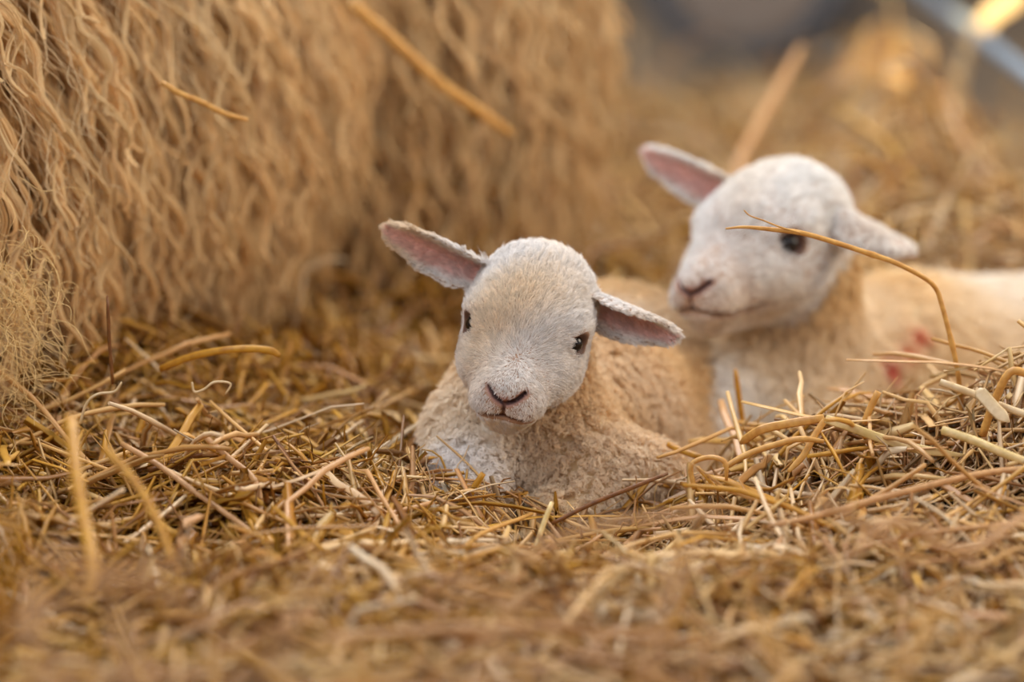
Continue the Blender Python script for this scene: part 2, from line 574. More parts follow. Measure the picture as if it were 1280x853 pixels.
    ci = r.choice(n_fur, nc, replace=False)
    kd = kdtree.KDTree(nc)
    for j, c_ in enumerate(ci): kd.insert(p[c_], j)
    kd.balance()
    own = np.array([kd.find(q)[1] for q in p])
    cpts = pts[ci[own]]
    off = np.linalg.norm(p - p[ci[own]], axis=1)
    wcl = np.where(off < 0.006, 0.55, 0)[:, None, None] * s ** 1.3
    wcl = wcl * (1 - 0.75 * sstep(2.5, 5.0, l[:, 1]))[:, None, None]
    pts = pts * (1 - wcl) + cpts * wcl
    pts += r.normal(size=pts.shape) * 0.00012 * s
    tone = r.uniform(0.80, 1.08, (n_fur, 1)) * (r.uniform(0.86, 1.06, nc)[own])[:, None]
    stain = Noise(9, seed=seed + 9)(p)[:, None]
    warm = np.clip(0.12 + 0.3 * stain, 0, 0.7)
    colr = fur_c[0] * (1 - warm) + fur_c[1] * warm
    inn = innq[i][:, None]
    colr = colr * (1 - 0.7 * inn) + 0.7 * inn * srgb(240, 186, 172)
    pd = mk['pad'][tri[i, 0]][:, None]
    colr = colr * (1 - 0.6 * pd) + 0.6 * pd * srgb(176, 124, 108)
    rad = np.array([0.00014, 0.00013, 0.00010, 0.00003]) * hs
    hair('face_fur', pts, rad, colr * tone, M_fur, root)
    # wool
    ww = ar * sstep(0.95, 0.5, hq) * (V[tri[:, 0], 2] > -0.06)
    nck = n_wool // 5
    i0, p0 = sample(ww, nck)
    n0 = N[tri[i0, 0]]
    t1 = np.cross(n0, r.normal(size=n0.shape)); t1 /= np.linalg.norm(t1, axis=1)[:, None]
    t2 = np.cross(n0, t1)
    K = 9
    s = np.linspace(0, 1, K)
    Ls = r.uniform(0.007, 0.013, nck); ra = r.uniform(0.0010, 0.0024, nck); turns = r.uniform(0.8, 1.7, nck) * r.choice([-1, 1], nck)
    ph = r.uniform(0, 6.28, nck)
    ang = ph[:, None] + turns[:, None] * 2 * math.pi * s
    cl = (np.cos(ang)[..., None] * t1[:, None] + np.sin(ang)[..., None] * t2[:, None]) * (ra[:, None] * (0.3 + 0.9 * s))[..., None]
    grav = np.array([0, 0, -1.0]); gt = grav - (n0 @ grav)[:, None] * n0
    ctr = p0[:, None] + n0[:, None] * (Ls[:, None] * s ** 0.8 * 0.75)[..., None] + gt[:, None] * (Ls[:, None] * s ** 1.5 * 0.45)[..., None] + cl
    ctr = np.repeat(ctr, 5, 0)
    nn_ = np.repeat(n0, 5, 0)
    jit = r.normal(size=(nck * 5, 3)) * 0.0013
    jit -= (jit * nn_).sum(1)[:, None] * nn_
    pts = ctr + jit[:, None] * (1.1 - 0.5 * s)[None, :, None] + r.normal(size=(nck * 5, K, 3)) * 0.00025
    tone = np.repeat(r.uniform(0.92, 1.08, nck), 5)[:, None]
    stain = np.clip(0.5 + 0.4 * Noise(7, seed=seed + 11)(pts[:, 0]), 0, 1)[:, None]
    wc = wool_c * (1 - stain * 0.35) + fur_c[0] * stain * 0.35
    wc = wc * tone
    for (c_, rr, colm) in marks:
        w = np.exp(-(np.linalg.norm(pts[:, 0] - c_, axis=1) / rr) ** 2)[:, None]
        w = np.clip(w * 1.4, 0, 0.9)
        wc = wc * (1 - w) + colm * w
    hair('wool', pts, np.linspace(0.00030, 0.00012, K), wc, M_wool, root)
    return root, f


def body_from(prims, k=0.035):
    def f(p):
        d = None
        for (a, b, ra, rb) in prims:
            e = cap(p, a, b, ra, rb)
            d = e if d is None else smin(d, e, k)
        return d.astype(np.float32)
    return f


def on_body(f, px, py, d0=2.5, d1=3.1):
    """the point of the body's side that carries a mark"""
    ln_ = np.array([P(px, py, d) for d in np.linspace(d0, d1, 400)])
    v = f(ln_.astype(np.float32))
    return ln_[int(np.argmax(v < 0.004))]


# lamb in front, looking at the camera
H1 = P(661, 409, 2.435)
R1 = basis(-5, 22, -11)
ears1 = [Ear((3.3, -2.0, 2.2), (10.2, -1.6, 4.1), (0.2, 1.0, 0.15), W=1.3, cup=1.1, fold=-1.1),
         Ear((-3.4, -2.0, 2.0), (-9.4, -1.0, 0.9), (0.05, 1.0, -0.2), W=1.35, cup=1.1, bend=0.3, fold=1.2)]
b1 = body_from([
    (P(656, 560, 2.49), P(710, 530, 2.60), 0.051, 0.070),
    (P(705, 530, 2.60), P(765, 497, 2.73), 0.072, 0.078),
    (P(648, 560, 2.49), P(664, 440, 2.475), 0.046, 0.034),
    (P(600, 560, 2.46), P(585, 612, 2.42), 0.027, 0.014),
    (P(580, 612, 2.42), P(606, 665, 2.36), 0.013, 0.011),
    (P(735, 590, 2.45), P(800, 610, 2.45), 0.030, 0.022),
    (P(815, 610, 2.46), P(700, 655, 2.40), 0.016, 0.012),
    (P(860, 560, 2.70), P(850, 620, 2.60), 0.035, 0.022),
])
marks1 = [(P(570, 540, 2.44), 0.030, srgb(240, 224, 200)), (P(572, 605, 2.41), 0.03, srgb(236, 232, 230))]
white = srgb(242, 236, 230); cream = srgb(236, 208, 165)
lamb1, f1 = make_lamb('white lamb with damp whitish face looking straight out, ears spread, lying in the straw', H1, R1, 1.0, ears1, b1,
                      (-0.14, 2.28, -0.11), (0.20, 2.84, 0.30), 0.0016, (white, cream), srgb(232, 202, 156), 150000, 110000, marks1, 11)

# lamb behind on the right, turned to the left
H2 = P(962, 304, 2.70)
R2 = basis(-38, 12, -6)
ears2 = [Ear((3.2, -1.8, 2.2), (9.4, 0.0, 5.0), (-0.4, 1.0, -0.1), W=1.2, cup=1.0),
         Ear((-3.4, -2.0, 2.0), (-9.0, -1.8, -0.4), (0.5, -0.2, -1.0), W=1.5, cup=0.9)]
b2 = body_from([
    (P(985, 500, 2.77), P(1130, 470, 2.86), 0.060, 0.066),
    (P(1130, 470, 2.86), P(1290, 475, 2.95), 0.066, 0.076),
    (P(985, 480, 2.76), P(1000, 340, 2.74), 0.050, 0.038),
    (P(915, 480, 2.71), P(868, 560, 2.66), 0.028, 0.019),
    (P(868, 560, 2.66), P(850, 620, 2.60), 0.018, 0.012),
    (P(1010, 560, 2.70), P(1060, 590, 2.66), 0.035, 0.022),
])
RED = srgb(200, 52, 48)
marks2 = [(P(890, 520, 2.67), 0.045, srgb(242, 238, 234)), (P(1240, 385, 2.92), 0.06, srgb(242, 232, 218)),
          (on_body(b2, 1113, 462), 0.0075, RED), (on_body(b2, 1133, 442), 0.007, srgb(230, 156, 116)), (on_body(b2, 1150, 422), 0.007, srgb(222, 126, 98))]
lamb2, f2 = make_lamb('white lamb with red paint mark on its side, head turned behind a bent straw stalk', H2, R2, 1.16, ears2, b2,
                      (0.06, 2.50, -0.11), (0.50, 3.06, 0.32), 0.0018, (srgb(250, 247, 243), srgb(246, 226, 196)), srgb(238, 212, 166), 60000, 70000, marks2, 21)

# ------------------------------------------------------------------ the ewe
EA = np.array([0.35, 0.937, 0.0]); EP = np.array([0.937, -0.35, 0.0])
EC = np.array([-0.40, 2.92, 0.24])


def ewe_f(p):
    q = p - EC
    l = np.stack([q @ EA, q @ EP, q[:, 2]], 1).astype(np.float32)
    d = ell(l, (0, 0, 0), (0.50, 0.215, 0.27))
    d = smin(d, ell(l, (0.40, 0.14, -0.02), (0.19, 0.17, 0.27)), 0.04)
    d = smin(d, ell(l, (-0.36, 0.0, 0.0), (0.22, 0.19, 0.24)), 0.08)
    d = smin(d, cap(l, (-0.50, 0, 0.10), (-0.74, 0.02, 0.34), 0.12, 0.085), 0.06)       # neck
    d = smin(d, cap(l, (-0.78, 0.02, 0.38), (-0.95, 0.04, 0.30), 0.075, 0.045), 0.04)    # head
    for s in (-1, 1):
        d = smin(d, cap(l, (-0.80, 0.05 * s, 0.42), (-0.80, 0.16 * s, 0.40), 0.022, 0.012), 0.02)
        d = smin(d, cap(l, (-0.40, 0.12 * s, -0.16), (-0.62, 0.13 * s, -0.24), 0.05, 0.03), 0.04)
    return d.astype(np.float32)


V, Q = surface_net(ewe_f, (-1.05, 1.85, -0.08), (0.22, 3.70, 0.75), 0.010)
ewe = thing('ewe', 'large ewe with long wavy cream-tan fleece lying beside the lambs, only its flank in view', 'sheep', (float(EC[0]), float(EC[1]), -0.05))
EN = grad(ewe_f, V, 0.003)
o = link('body', np_mesh('body', V, Q, np.tile(srgb(128, 84, 38), (len(V), 1))), M_skin); keep_world(o, ewe)
r = np.random.default_rng(5)
a = V[Q[:, 1]] - V[Q[:, 0]]; b = V[Q[:, 3]] - V[Q[:, 0]]
ar = np.linalg.norm(np.cross(a, b), axis=1)
qn = EN[Q[:, 0]]; qv = V[Q[:, 0]]
vis = ((qn @ EP) > -0.25) | (qn[:, 2] > 0.6)
face = (((qv - EC) @ EA) > -0.75)
wt = ar * np.where(vis, 1.0, 0.25) * np.where(qv[:, 1] < 2.15, 0.4, 1) * face * (qv[:, 2] > -0.02)
down = np.array([0, 0, -1.0])


def locks(nl, Lr, lamr, amr, out, spread, NS, K=20):
    i = r.choice(len(Q), nl, p=wt / wt.sum())
    u, v = r.random((2, nl, 1))
    p0 = V[Q[i, 0]] * (1 - u) * (1 - v) + V[Q[i, 1]] * u * (1 - v) + V[Q[i, 2]] * u * v + V[Q[i, 3]] * (1 - u) * v
    n0 = EN[Q[i, 0]]
    s = np.linspace(0, 1, K)
    L = r.uniform(*Lr, nl)
    side = np.cross(n0, down); side /= np.linalg.norm(side, axis=1)[:, None] + 1e-6
    gt = down - (n0 @ down)[:, None] * n0
    gt /= np.linalg.norm(gt, axis=1)[:, None] + 1e-6
    gt = gt + side * r.normal(0, 0.30, (nl, 1))
    path = n0[:, None] * (out * np.sin(np.minimum(s * 2.2, 1.57)))[None, :, None] * r.uniform(0.5, 1.5, (nl, 1, 1)) + gt[:, None] * (L[:, None] * s)[..., None]
    path += down * (0.014 * s ** 2)[None, :, None]
    lam = r.uniform(*lamr, nl); ph = r.uniform(0, 6.28, nl); am = r.uniform(*amr, nl)
    chirp = s + 0.25 * s ** 2
    a_ = 2 * math.pi * (L / lam)[:, None] * chirp + ph[:, None]
    env = am[:, None] * (0.45 + 0.75 * s)
    wv = np.sin(a_) * env + am[:, None] * 0.5 * np.sin(a_ * 0.43 + 1.7 * ph[:, None])
    wv2 = np.cos(a_) * env * 0.6
    along = np.sin(a_ * 2) * env * 0.25
    ctr = p0[:, None] + path + side[:, None] * wv[..., None] + n0[:, None] * wv2[..., None] + gt[:, None] * along[..., None]
    ctr = np.repeat(ctr, NS, 0)
    off = r.normal(size=(nl * NS, 2)) * spread
    sd = np.repeat(side, NS, 0); nn = np.repeat(n0, NS, 0)
    prof = (1.0 - 0.5 * s ** 1.5)
    tw = r.uniform(0.2, 1.0, nl).repeat(NS)[:, None] * s * 4.0
    ox = off[:, :1] * np.cos(tw) - off[:, 1:] * np.sin(tw); oy = off[:, :1] * np.sin(tw) + off[:, 1:] * np.cos(tw)
    pts = ctr + (sd[:, None] * ox[..., None] + nn[:, None] * oy[..., None]) * prof[None, :, None]
    tone = np.repeat(r.uniform(0.80, 1.08, nl), NS)[:, None] * r.uniform(0.93, 1.07, (nl * NS, 1))
    return pts, tone


pa, ta = locks(4500, (0.06, 0.09), (0.05, 0.08), (0.003, 0.006), 0.008, 0.0022, 8)
pb, tb = locks(3000, (0.09, 0.14), (0.055, 0.095), (0.0045, 0.0085), 0.028, 0.0016, 13)
pc, tc_ = locks(5000, (0.05, 0.13), (0.035, 0.080), (0.003, 0.009), 0.032, 0.0010, 1)
hair('fleece', np.concatenate([pa, pb]), np.linspace(0.0007, 0.0003, 20), np.concatenate([srgb(208, 170, 116) * ta, srgb(236, 205, 154) * tb]), M_wool, ewe)
hair('stray_wool', pc, np.linspace(0.0004, 0.0002, 20), srgb(240, 214, 170) * tc_, M_wool, ewe)


# a loose tuft of the ewe's wool low at the near end of the flank
NT = 240
t0 = P(8, 400, 2.42)[None] + r.normal(size=(NT, 3)) * np.array([0.013, 0.008, 0.034])
s_ = np.linspace(0, 1, 14)
dr = r.normal(size=(NT, 3)) * 0.6 + np.array([0.5, -0.1, -0.9]); dr /= np.linalg.norm(dr, axis=1)[:, None]
e1 = np.cross(dr, r.normal(size=(NT, 3))); e1 /= np.linalg.norm(e1, axis=1)[:, None]; e2 = np.cross(dr, e1)
ag = r.uniform(0, 6.28, (NT, 1)) + r.uniform(3, 9, (NT, 1)) * s_
tp = t0[:, None] + dr[:, None] * (r.uniform(0.015, 0.05, (NT, 1)) * s_)[..., None] + (np.cos(ag)[..., None] * e1[:, None] + np.sin(ag)[..., None] * e2[:, None]) * r.uniform(0.002, 0.007, (NT, 1, 1))
hair('wool_tuft', tp, np.linspace(0.00022, 0.00012, 14), np.tile(srgb(232, 200, 140), (NT, 1)), M_wool, ewe)


def solids(p):
    return np.minimum(np.minimum(f1(p), f2(p)), ewe_f(p))


# ------------------------------------------------------------------ structure
def box_mesh(name, lo, hi):
    import bmesh
    bm = bmesh.new()
    bmesh.ops.create_cube(bm, size=1)
    for v_ in bm.verts:
        v_.co = Vector([(lo[k] + hi[k]) / 2 + v_.co[k] * (hi[k] - lo[k]) for k in range(3)])
    me = bpy.data.meshes.new(name); bm.to_mesh(me); bm.free()
    return me


o = link('floor', box_mesh('floor', (-2.5, 0.2, -0.2), (2.5, 8.0, -0.1)), M_floor, kind='structure')
tag(o, 'grey concrete barn floor under and beyond the straw', kind='structure')
o = link('wall_back', box_mesh('wall_back', (-2.5, 8.0, -0.2), (2.5, 8.12, 2.6)), M_wall, kind='structure')
tag(o, 'beige rendered barn wall behind the pen', kind='structure')

# bed surface
gx, gy = np.meshgrid(np.linspace(-1.25, 1.25, 180), np.linspace(0.9, 5.35, 320), indexing='ij')
gz = bed_h(gx, gy) - 0.018
Vb = np.stack([gx, gy, gz], -1).reshape(-1, 3)
ii = np.arange(179 * 320).reshape(179, 320)[:, :-1].ravel()
Qb = np.stack([ii, ii + 320, ii + 321, ii + 1], 1)
edge = np.zeros(gx.shape, bool); edge[[0, -1], :] = True; edge[:, [0, -1]] = True
Vb[edge.ravel(), 2] = -0.099
o = link('straw_litter', np_mesh('straw_litter', Vb, Qb), M_bed)
tag(o, 'fine trodden straw litter covering the pen floor', 'straw bedding', kind='stuff')


# ------------------------------------------------------------------ straw
def ribbon(path, up, wid, thk, name=None):
    """path (N,K,3), up (N,K,3), wid/thk (N,K) -> verts and quads of closed three-sided stalks"""
    N, K = path.shape[:2]
    T = np.gradient(path, axis=1)
    T /= np.linalg.norm(T, axis=2)[..., None] + 1e-12
    S = np.cross(T, up); S /= np.linalg.norm(S, axis=2)[..., None] + 1e-12
    U = np.cross(S, T)
    ring = np.stack([path - S * wid[..., None] - U * thk[..., None] * 0.3, path + S * wid[..., None] - U * thk[..., None] * 0.3, path + U * thk[..., None]], 2)
    Vv = ring.reshape(-1, 3)
    base = (np.arange(N)[:, None] * K + np.arange(K - 1)[None]).ravel() * 3
    q = []
    for j in range(3):
        j2 = (j + 1) % 3
        q.append(np.stack([base + j, base + j2, base + 3 + j2, base + 3 + j], 1))
    return Vv, np.concatenate(q)


def stalk_paths(n, K, L, x, y, r, lift, kink=0.8, curl=0.5, tilt=0.25, drape=0.8):
    az = r.uniform(0, 2 * math.pi, n)
    seg = L[:, None] / (K - 1) * np.ones((n, K - 1))
    turn = r.normal(0, curl / (K - 1), (n, K - 1)).cumsum(1) * 0.6
    kj = r.integers(1, K - 1, n)
    ka = r.normal(0, kink, n) * (r.random(n) < 0.45)
    turn += ka[:, None] * (np.arange(K - 1)[None] >= kj[:, None])
    a = az[:, None] + turn
    el = r.normal(0, tilt, n)[:, None] + r.normal(0, curl * 0.35, (n, K - 1)).cumsum(1) * 0.5
    kz = r.normal(0, kink * 0.6, n) * (r.random(n) < 0.4)
    el = el + kz[:, None] * (np.arange(K - 1)[None] >= kj[:, None])
    d = np.stack([np.cos(a) * np.cos(el), np.sin(a) * np.cos(el), np.sin(el)], -1) * seg[..., None]
    p = np.concatenate([np.zeros((n, 1, 3)), d.cumsum(1)], 1)
    p -= p.mean(1)[:, None]
    p[..., 0] += x[:, None]; p[..., 1] += y[:, None]
    hh = bed_h(p[..., 0].ravel(), p[..., 1].ravel()).reshape(n, K)
    p[..., 2] += drape * hh + (1 - drape) * hh.mean(1)[:, None] + lift[:, None]
    # keep the stalks out of the litter
    mn = (p[..., 2] - hh + 0.012).min(1)
    p[..., 2] += np.maximum(0, -mn)[:, None]
    return p


def scatter(r, n, x0, x1, y0, y1, wedge=None):
    y = r.uniform(y0, y1, n)
    hw = 0.1334 * y * 1.0 + 0.10
    x = r.uniform(-1, 1, n) * np.minimum(hw, x1)
    return x, y


def straw_colors(p, r, n):
    """per stalk colour; golden on the left and deep in the bed, paler on the right mound"""
    pal = np.array(STRAWC)
    x, y = p[:, 0, 0], p[:, 0, 1]
    pale = np.clip(0.45 + x * 1.7 + 0.25 * NB(np.stack([x * 2, y * 2, 0 * x], 1)), 0.05, 0.95)
    gold = pal[[0, 2, 4, 7, 0]]; lt = pal[[1, 3, 5, 6, 1]]
    pick = r.random(n) < pale
    c = np.where(pick[:, None], lt[r.integers(0, 5, n)], gold[r.integers(0, 5, n)])
    return c * r.uniform(0.62, 1.06, (n, 1))


def filter_ok(p, margin):
    d = solids(p.reshape(-1, 3).astype(np.float32)).reshape(p.shape[:2])
    return (d > margin).all(1)


sets = []
#            n     K  L range        width range        thick   lift             y range       kink curl tilt
specs = [
    (11000, 7, (0.04, 0.15), (0.0010, 0.0024), 0.0014, (-0.004, 0.018), (1.95, 3.1), 1.0, 0.6, 0.16),
    (4200, 7, (0.03, 0.11), (0.0022, 0.0042), 0.0008, (-0.002, 0.020), (1.95, 3.1), 0.9, 0.9, 0.24),
    (7000, 8, (0.02, 0.07), (0.00035, 0.0008), 0.0005, (0.000, 0.022), (2.05, 2.9), 1.0, 2.2, 0.36),
    (7000, 6, (0.07, 0.22), (0.0016, 0.0042), 0.0018, (-0.004, 0.028), (3.0, 5.35), 1.0, 0.9, 0.17),
    (3800, 6, (0.05, 0.18), (0.0014, 0.0032), 0.0015, (-0.004, 0.030), (0.95, 2.0), 1.0, 0.7, 0.22),
    (11000, 5, (0.08, 0.24), (0.0016, 0.0042), 0.0018, (-0.004, 0.024), (1.0, 5.35), 1.0, 0.8, 0.15),
]
allV, allQ, allC, base = [], [], [], 0
r = np.random.default_rng(31)
for (n, K, Lr, Wr, th, lf, yr, kink, curl, tilt) in specs:
    x, y = scatter(r, n, 0, 1.2, *yr)
    if K == 5:      # the bed goes on at both sides, outside the frame
        x = r.choice([-1, 1], n) * (0.1334 * y + 0.06 + r.uniform(0, 0.65, n))
    L = r.uniform(*Lr, n)
    lift = r.uniform(*lf, n)
    p = stalk_paths(n, K, L, x, y, r, lift, kink, curl, tilt)
    p = p[filter_ok(p, 0.002)]
    up_ = (p[..., 2] - bed_h(p[..., 0].ravel(), p[..., 1].ravel()).reshape(p.shape[:2])).max(1)
    p = p[~((up_ > 0.05) & (p[:, 0, 1] < 2.9))]
    n = len(p)
    w = r.uniform(*Wr, n)[:, None] * np.concatenate([[0.7], np.ones(K - 2), [0.6]])[None]
    up = np.array([0, 0, 1.0]) + r.normal(0, 0.5, (n, 1, 3)) + r.normal(0, 0.10, (n, K, 3))
    Vv, Qq = ribbon(p, up, w, np.full((n, K), th) * np.clip(w / w.max(), 0.3, 1))
    c = straw_colors(p, r, n)
    allV.append(Vv); allQ.append(Qq + base); allC.append(np.repeat(c, K * 3, 0)); base += len(Vv)
o = link('straw_bedding', np_mesh('straw_bedding', np.concatenate(allV), np.concatenate(allQ), np.concatenate(allC)), M_straw)
tag(o, 'thick layer of tangled small golden and pale straw filling the pen', 'straw bedding', kind='stuff')
print('straw tris', sum(len(q) for q in allQ) * 2)


# single stalks: twelve shapes, copied
def tube_mesh(name, path, rad, sides=6, flat=1.0, nodes=(), up=(0, 0, 1)):
    """a closed stalk along path with its own nodes (rings)"""
    path = np.array(path, float); K = len(path)
    T = np.gradient(path, axis=0); T /= np.linalg.norm(T, axis=1)[:, None]
    S = np.cross(T, np.array(up, float) + 0.001); S /= np.linalg.norm(S, axis=1)[:, None] + 1e-9
    U = np.cross(S, T)
    rad = np.broadcast_to(rad, (K,)).astype(float).copy()
    for k in nodes: rad[k] *= 1.3
    ang = np.arange(sides) / sides * 2 * math.pi
    ring = path[:, None] + rad[:, None, None] * (np.cos(ang)[None, :, None] * S[:, None] + flat * np.sin(ang)[None, :, None] * U[:, None])
    verts = [tuple(v_) for v_ in ring.reshape(-1, 3)]
    faces = []
    for k in range(K - 1):
        for j in range(sides):
            j2 = (j + 1) % sides
            faces.append((k * sides + j, k * sides + j2, (k + 1) * sides + j2, (k + 1) * sides + j))
    faces.append(tuple(range(sides))[::-1]); faces.append(tuple((K - 1) * sides + j for j in range(sides)))
    me = bpy.data.meshes.new(name); me.from_pydata(verts, [], faces)
    me.polygons.foreach_set('use_smooth', [len(f_.vertices) == 4 for f_ in me.polygons])
    me.materials.append(M_stalk)
    me.update()
    return me


protos = []
r = np.random.default_rng(77)
for k in range(12):
    K = 9
    L = r.uniform(0.07, 0.17)
    a = np.concatenate([[0], r.normal(0, 0.10, K - 2).cumsum()])
    el = np.concatenate([[0], r.normal(0, 0.07, K - 2).cumsum()])
    if k % 2 == 0:
        j = r.integers(3, 7); a[j:] += r.choice([-1, 1]) * r.uniform(0.3, 0.9); el[j:] += r.normal(0, 0.25)
    d = np.stack([np.cos(a) * np.cos(el), np.sin(a) * np.cos(el), np.sin(el)], 1) * L / (K - 1)
    p = np.concatenate([[[0, 0, 0]], d.cumsum(0)]); p -= p.mean(0)
    leaf = k % 3 == 2
    rad = (0.0026 if leaf else 0.00155) * r.uniform(0.85, 1.2) * np.concatenate([[0.8], np.ones(K - 2), [0.45 if leaf else 0.9]])
    protos.append(('straw_leaf' if leaf else 'straw_stalk', tube_mesh('straw_leaf' if leaf else 'straw_stalk', p, rad, 6, 0.22 if leaf else 0.85, () if leaf else (r.integers(2, 7),)), L))

zones = [
    # name, n, sampler (x,y), group, label for stalk, label for leaf
    ('left', 95, lambda: (r.uniform(-0.36, -0.08), r.uniform(2.2, 2.60)), 'loose straws by the ewe',
     'one of the many loose golden straw stalks scattered below the ewe', 'one of the many flat golden straw leaves scattered below the ewe'),
    ('mid', 65, lambda: (r.uniform(-0.10, 0.14), r.uniform(2.08, 2.36)), 'loose straws before the front lamb',
     'one of the many loose tan straw stalks lying before the front lamb', 'one of the many flat tan straw leaves lying before the front lamb'),
    ('right', 85, lambda: (r.uniform(0.12, 0.37), r.uniform(2.15, 2.56)), 'loose straws on the mound',
     'one of the many loose pale straw stalks heaped before the red-marked lamb', 'one of the many flat pale straw leaves heaped before the red-marked lamb'),
    ('far', 55, lambda: (r.uniform(-0.05, 0.55), r.uniform(3.1, 4.6)), 'loose straws behind the lambs',
     'one of the many blurred loose straw stalks in the bed behind the lambs', 'one of the many blurred flat straw leaves in the bed behind the lambs'),
]
for (zn, n, smp, grp, lab_s, lab_l) in zones:
    made = 0; tries = 0
    while made < n and tries < n * 12:
        tries += 1
        kind, me, L = protos[r.integers(0, 12)]
        x, y = smp()
        yaw = r.uniform(0, 6.283); pit = r.normal(0, 0.16) + (0.05 if zn == 'right' else 0)
        if r.random() < {'left': 0.06, 'mid': 0.0, 'right': 0.03, 'far': 0.1}[zn]: pit = r.uniform(0.5, 1.1)
        M = Matrix.Rotation(yaw, 4, 'Z') @ Matrix.Rotation(-pit, 4, 'Y') @ Matrix.Rotation(r.uniform(-0.9, 0.9), 4, 'X')
        sc = 1.35 if zn == 'far' else 1.0
        vs = np.array([(M @ v_.co) for v_ in me.vertices]) * sc
        vs[:, 0] += x; vs[:, 1] += y
        hh = bed_h(vs[:, 0], vs[:, 1])
        z = float(np.max(hh + 0.004 - vs[:, 2])) if abs(pit) < 0.4 else float(np.max(hh - 0.012 - vs[:, 2]))
        z = min(z, float(hh.mean()) + 0.03) + r.uniform(0.0, 0.012)
        vs[:, 2] += z
        if -0.11 < x < 0.15 and (vs[:, 2] - hh).max() > 0.045:
            continue
        if solids(vs.astype(np.float32)).min() < 0.004:
            continue
        ob = bpy.data.objects.new(kind, me)
        COL.objects.link(ob)
        ob.matrix_world = Matrix.Translation((x, y, z)) @ M @ Matrix.Scale(sc, 4)
        tag(ob, lab_s if kind == 'straw_stalk' else lab_l, 'straw', grp + (' (leaves)' if kind == 'straw_leaf' else ''))
        made += 1


def solid_straw(name, c1, c2=None):
    return mat(name, base=tuple(srgb(*c1)), rough=0.4, spec=0.45, trans=0.1, bump=(0.2, 0.0003), noise=((170, 170, 170), 0.75, tuple(srgb(*(c2 or [int(v_ * 0.8) for v_ in c1])))))


S_gold = solid_straw('stalk_gold', (224, 172, 92), (190, 130, 58))
S_orange = solid_straw('stalk_orange', (206, 150, 46), (172, 112, 32))
S_dark = solid_straw('stalk_dark', (138, 86, 36), (90, 54, 28))
S_pale = solid_straw('stalk_pale', (226, 200, 156), (200, 168, 120))
S_green = solid_straw('stalk_greenish', (230, 200, 140), (196, 168, 98))
S_tan = solid_straw('stalk_tan', (206, 158, 104), (176, 126, 78))


def smooth_path(pts, n):
    """Catmull-Rom through the points"""
    pts = np.array(pts, float)
    q = np.concatenate([[2 * pts[0] - pts[1]], pts, [2 * pts[-1] - pts[-2]]])
    out = []
    m = len(pts) - 1
    for i_ in range(m):
        p0, p1, p2, p3 = q[i_:i_ + 4]
        for t in np.linspace(0, 1, n, endpoint=False):
            out.append(0.5 * ((2 * p1) + (-p0 + p2) * t + (2 * p0 - 5 * p1 + 4 * p2 - p3) * t ** 2 + (-p0 + 3 * p1 - 3 * p2 + p3) * t ** 3))
    out.append(pts[-1])
    return np.array(out)


def hero(label, trace, rad, material, flat=0.85, name='straw_stalk', n=4, taper=(0.9, 0.6), nodes=(), up=(0, -1, 0.2)):
    """trace: (px, py, depth) along the stalk"""
    path = smooth_path([P(*t) for t in trace], n)
    base_ = path[0].copy()
    rr = rad * np.interp(np.linspace(0, 1, len(path)), [0, 0.08, 0.8, 1], [taper[0], 1, 1, taper[1]])
    me = tube_mesh(name, path - base_, rr, 8, flat, nodes, up)
    me.materials.clear(); me.materials.append(material)
    ob = bpy.data.objects.new(name, me); COL.objects.link(ob); ob.location = base_
    return tag(ob, label, 'straw')


# the bent stalk with the forked tip before the right lamb
h0 = hero('long bent amber straw stalk with forked tip crossing in front of the red-marked lamb',
          [(1203, 540, 2.43), (1199, 478, 2.43), (1190, 430, 2.43), (1177, 380, 2.43), (1170, 361, 2.43), (1155, 347, 2.425), (1120, 329, 2.42), (1092, 319, 2.42),
           (1040, 302, 2.415), (1000, 291, 2.41), (965, 287, 2.41), (930, 284, 2.41), (907, 286, 2.41)], 0.00165, S_gold, taper=(1.0, 0.35), nodes=(28, 8))
tip = smooth_path([P(*t) for t in [(1000, 291, 2.409), (975, 284, 2.408), (955, 276, 2.407), (938, 270, 2.406), (930, 263, 2.405)]], 4)
me = tube_mesh('side_shoot', tip - np.array(h0.location), 0.0007 * np.linspace(1, 0.6, len(tip)), 6)
me.materials.clear(); me.materials.append(S_gold)
link('side_shoot', me, None, h0)

hero('short thick orange straw stub standing against the chest of the front lamb', [(580, 650, 2.36), (590, 615, 2.36), (604, 592, 2.36)], 0.0019, S_orange, taper=(1, 1))
hero('thin pale horizontal straw beside the orange stub at the front lamb', [(572, 607, 2.37), (606, 608, 2.37)], 0.0011, S_tan)
hero('short upright pale straw stub standing just below the front lamb', [(664, 705, 2.28), (676, 665, 2.29), (690, 628, 2.30)], 0.0017, S_green, taper=(1, 0.8))
hero('thin dark brown straw stalk leaning upright among the golden straw', [(398, 705, 2.30), (393, 655, 2.31), (380, 610, 2.32), (360, 573, 2.33), (341, 545, 2.34)], 0.0012, S_dark, taper=(1, 0.8))
hero('thin dark brown straw standing upright against the ewe fleece', [(141, 480, 2.42), (137, 430, 2.42), (134, 370, 2.42)], 0.0012, S_dark)
hero('long zigzag tan straw running down from under the ewe', [(255, 545, 2.34), (285, 572, 2.33), (318, 600, 2.31), (327, 640, 2.29), (329, 680, 2.26), (365, 705, 2.23), (405, 732, 2.21), (445, 758, 2.19)], 0.0019, S_tan, flat=0.5)
hero('long diagonal tan straw meeting the zigzag straw', [(152, 555, 2.33), (200, 583, 2.31), (250, 620, 2.29), (300, 655, 2.27), (329, 680, 2.25)], 0.0018, S_tan)
hero('hollow dark-ended straw tube lying under the ewe', [(185, 588, 2.36), (225, 577, 2.36), (253, 568, 2.355)], 0.0019, S_dark)
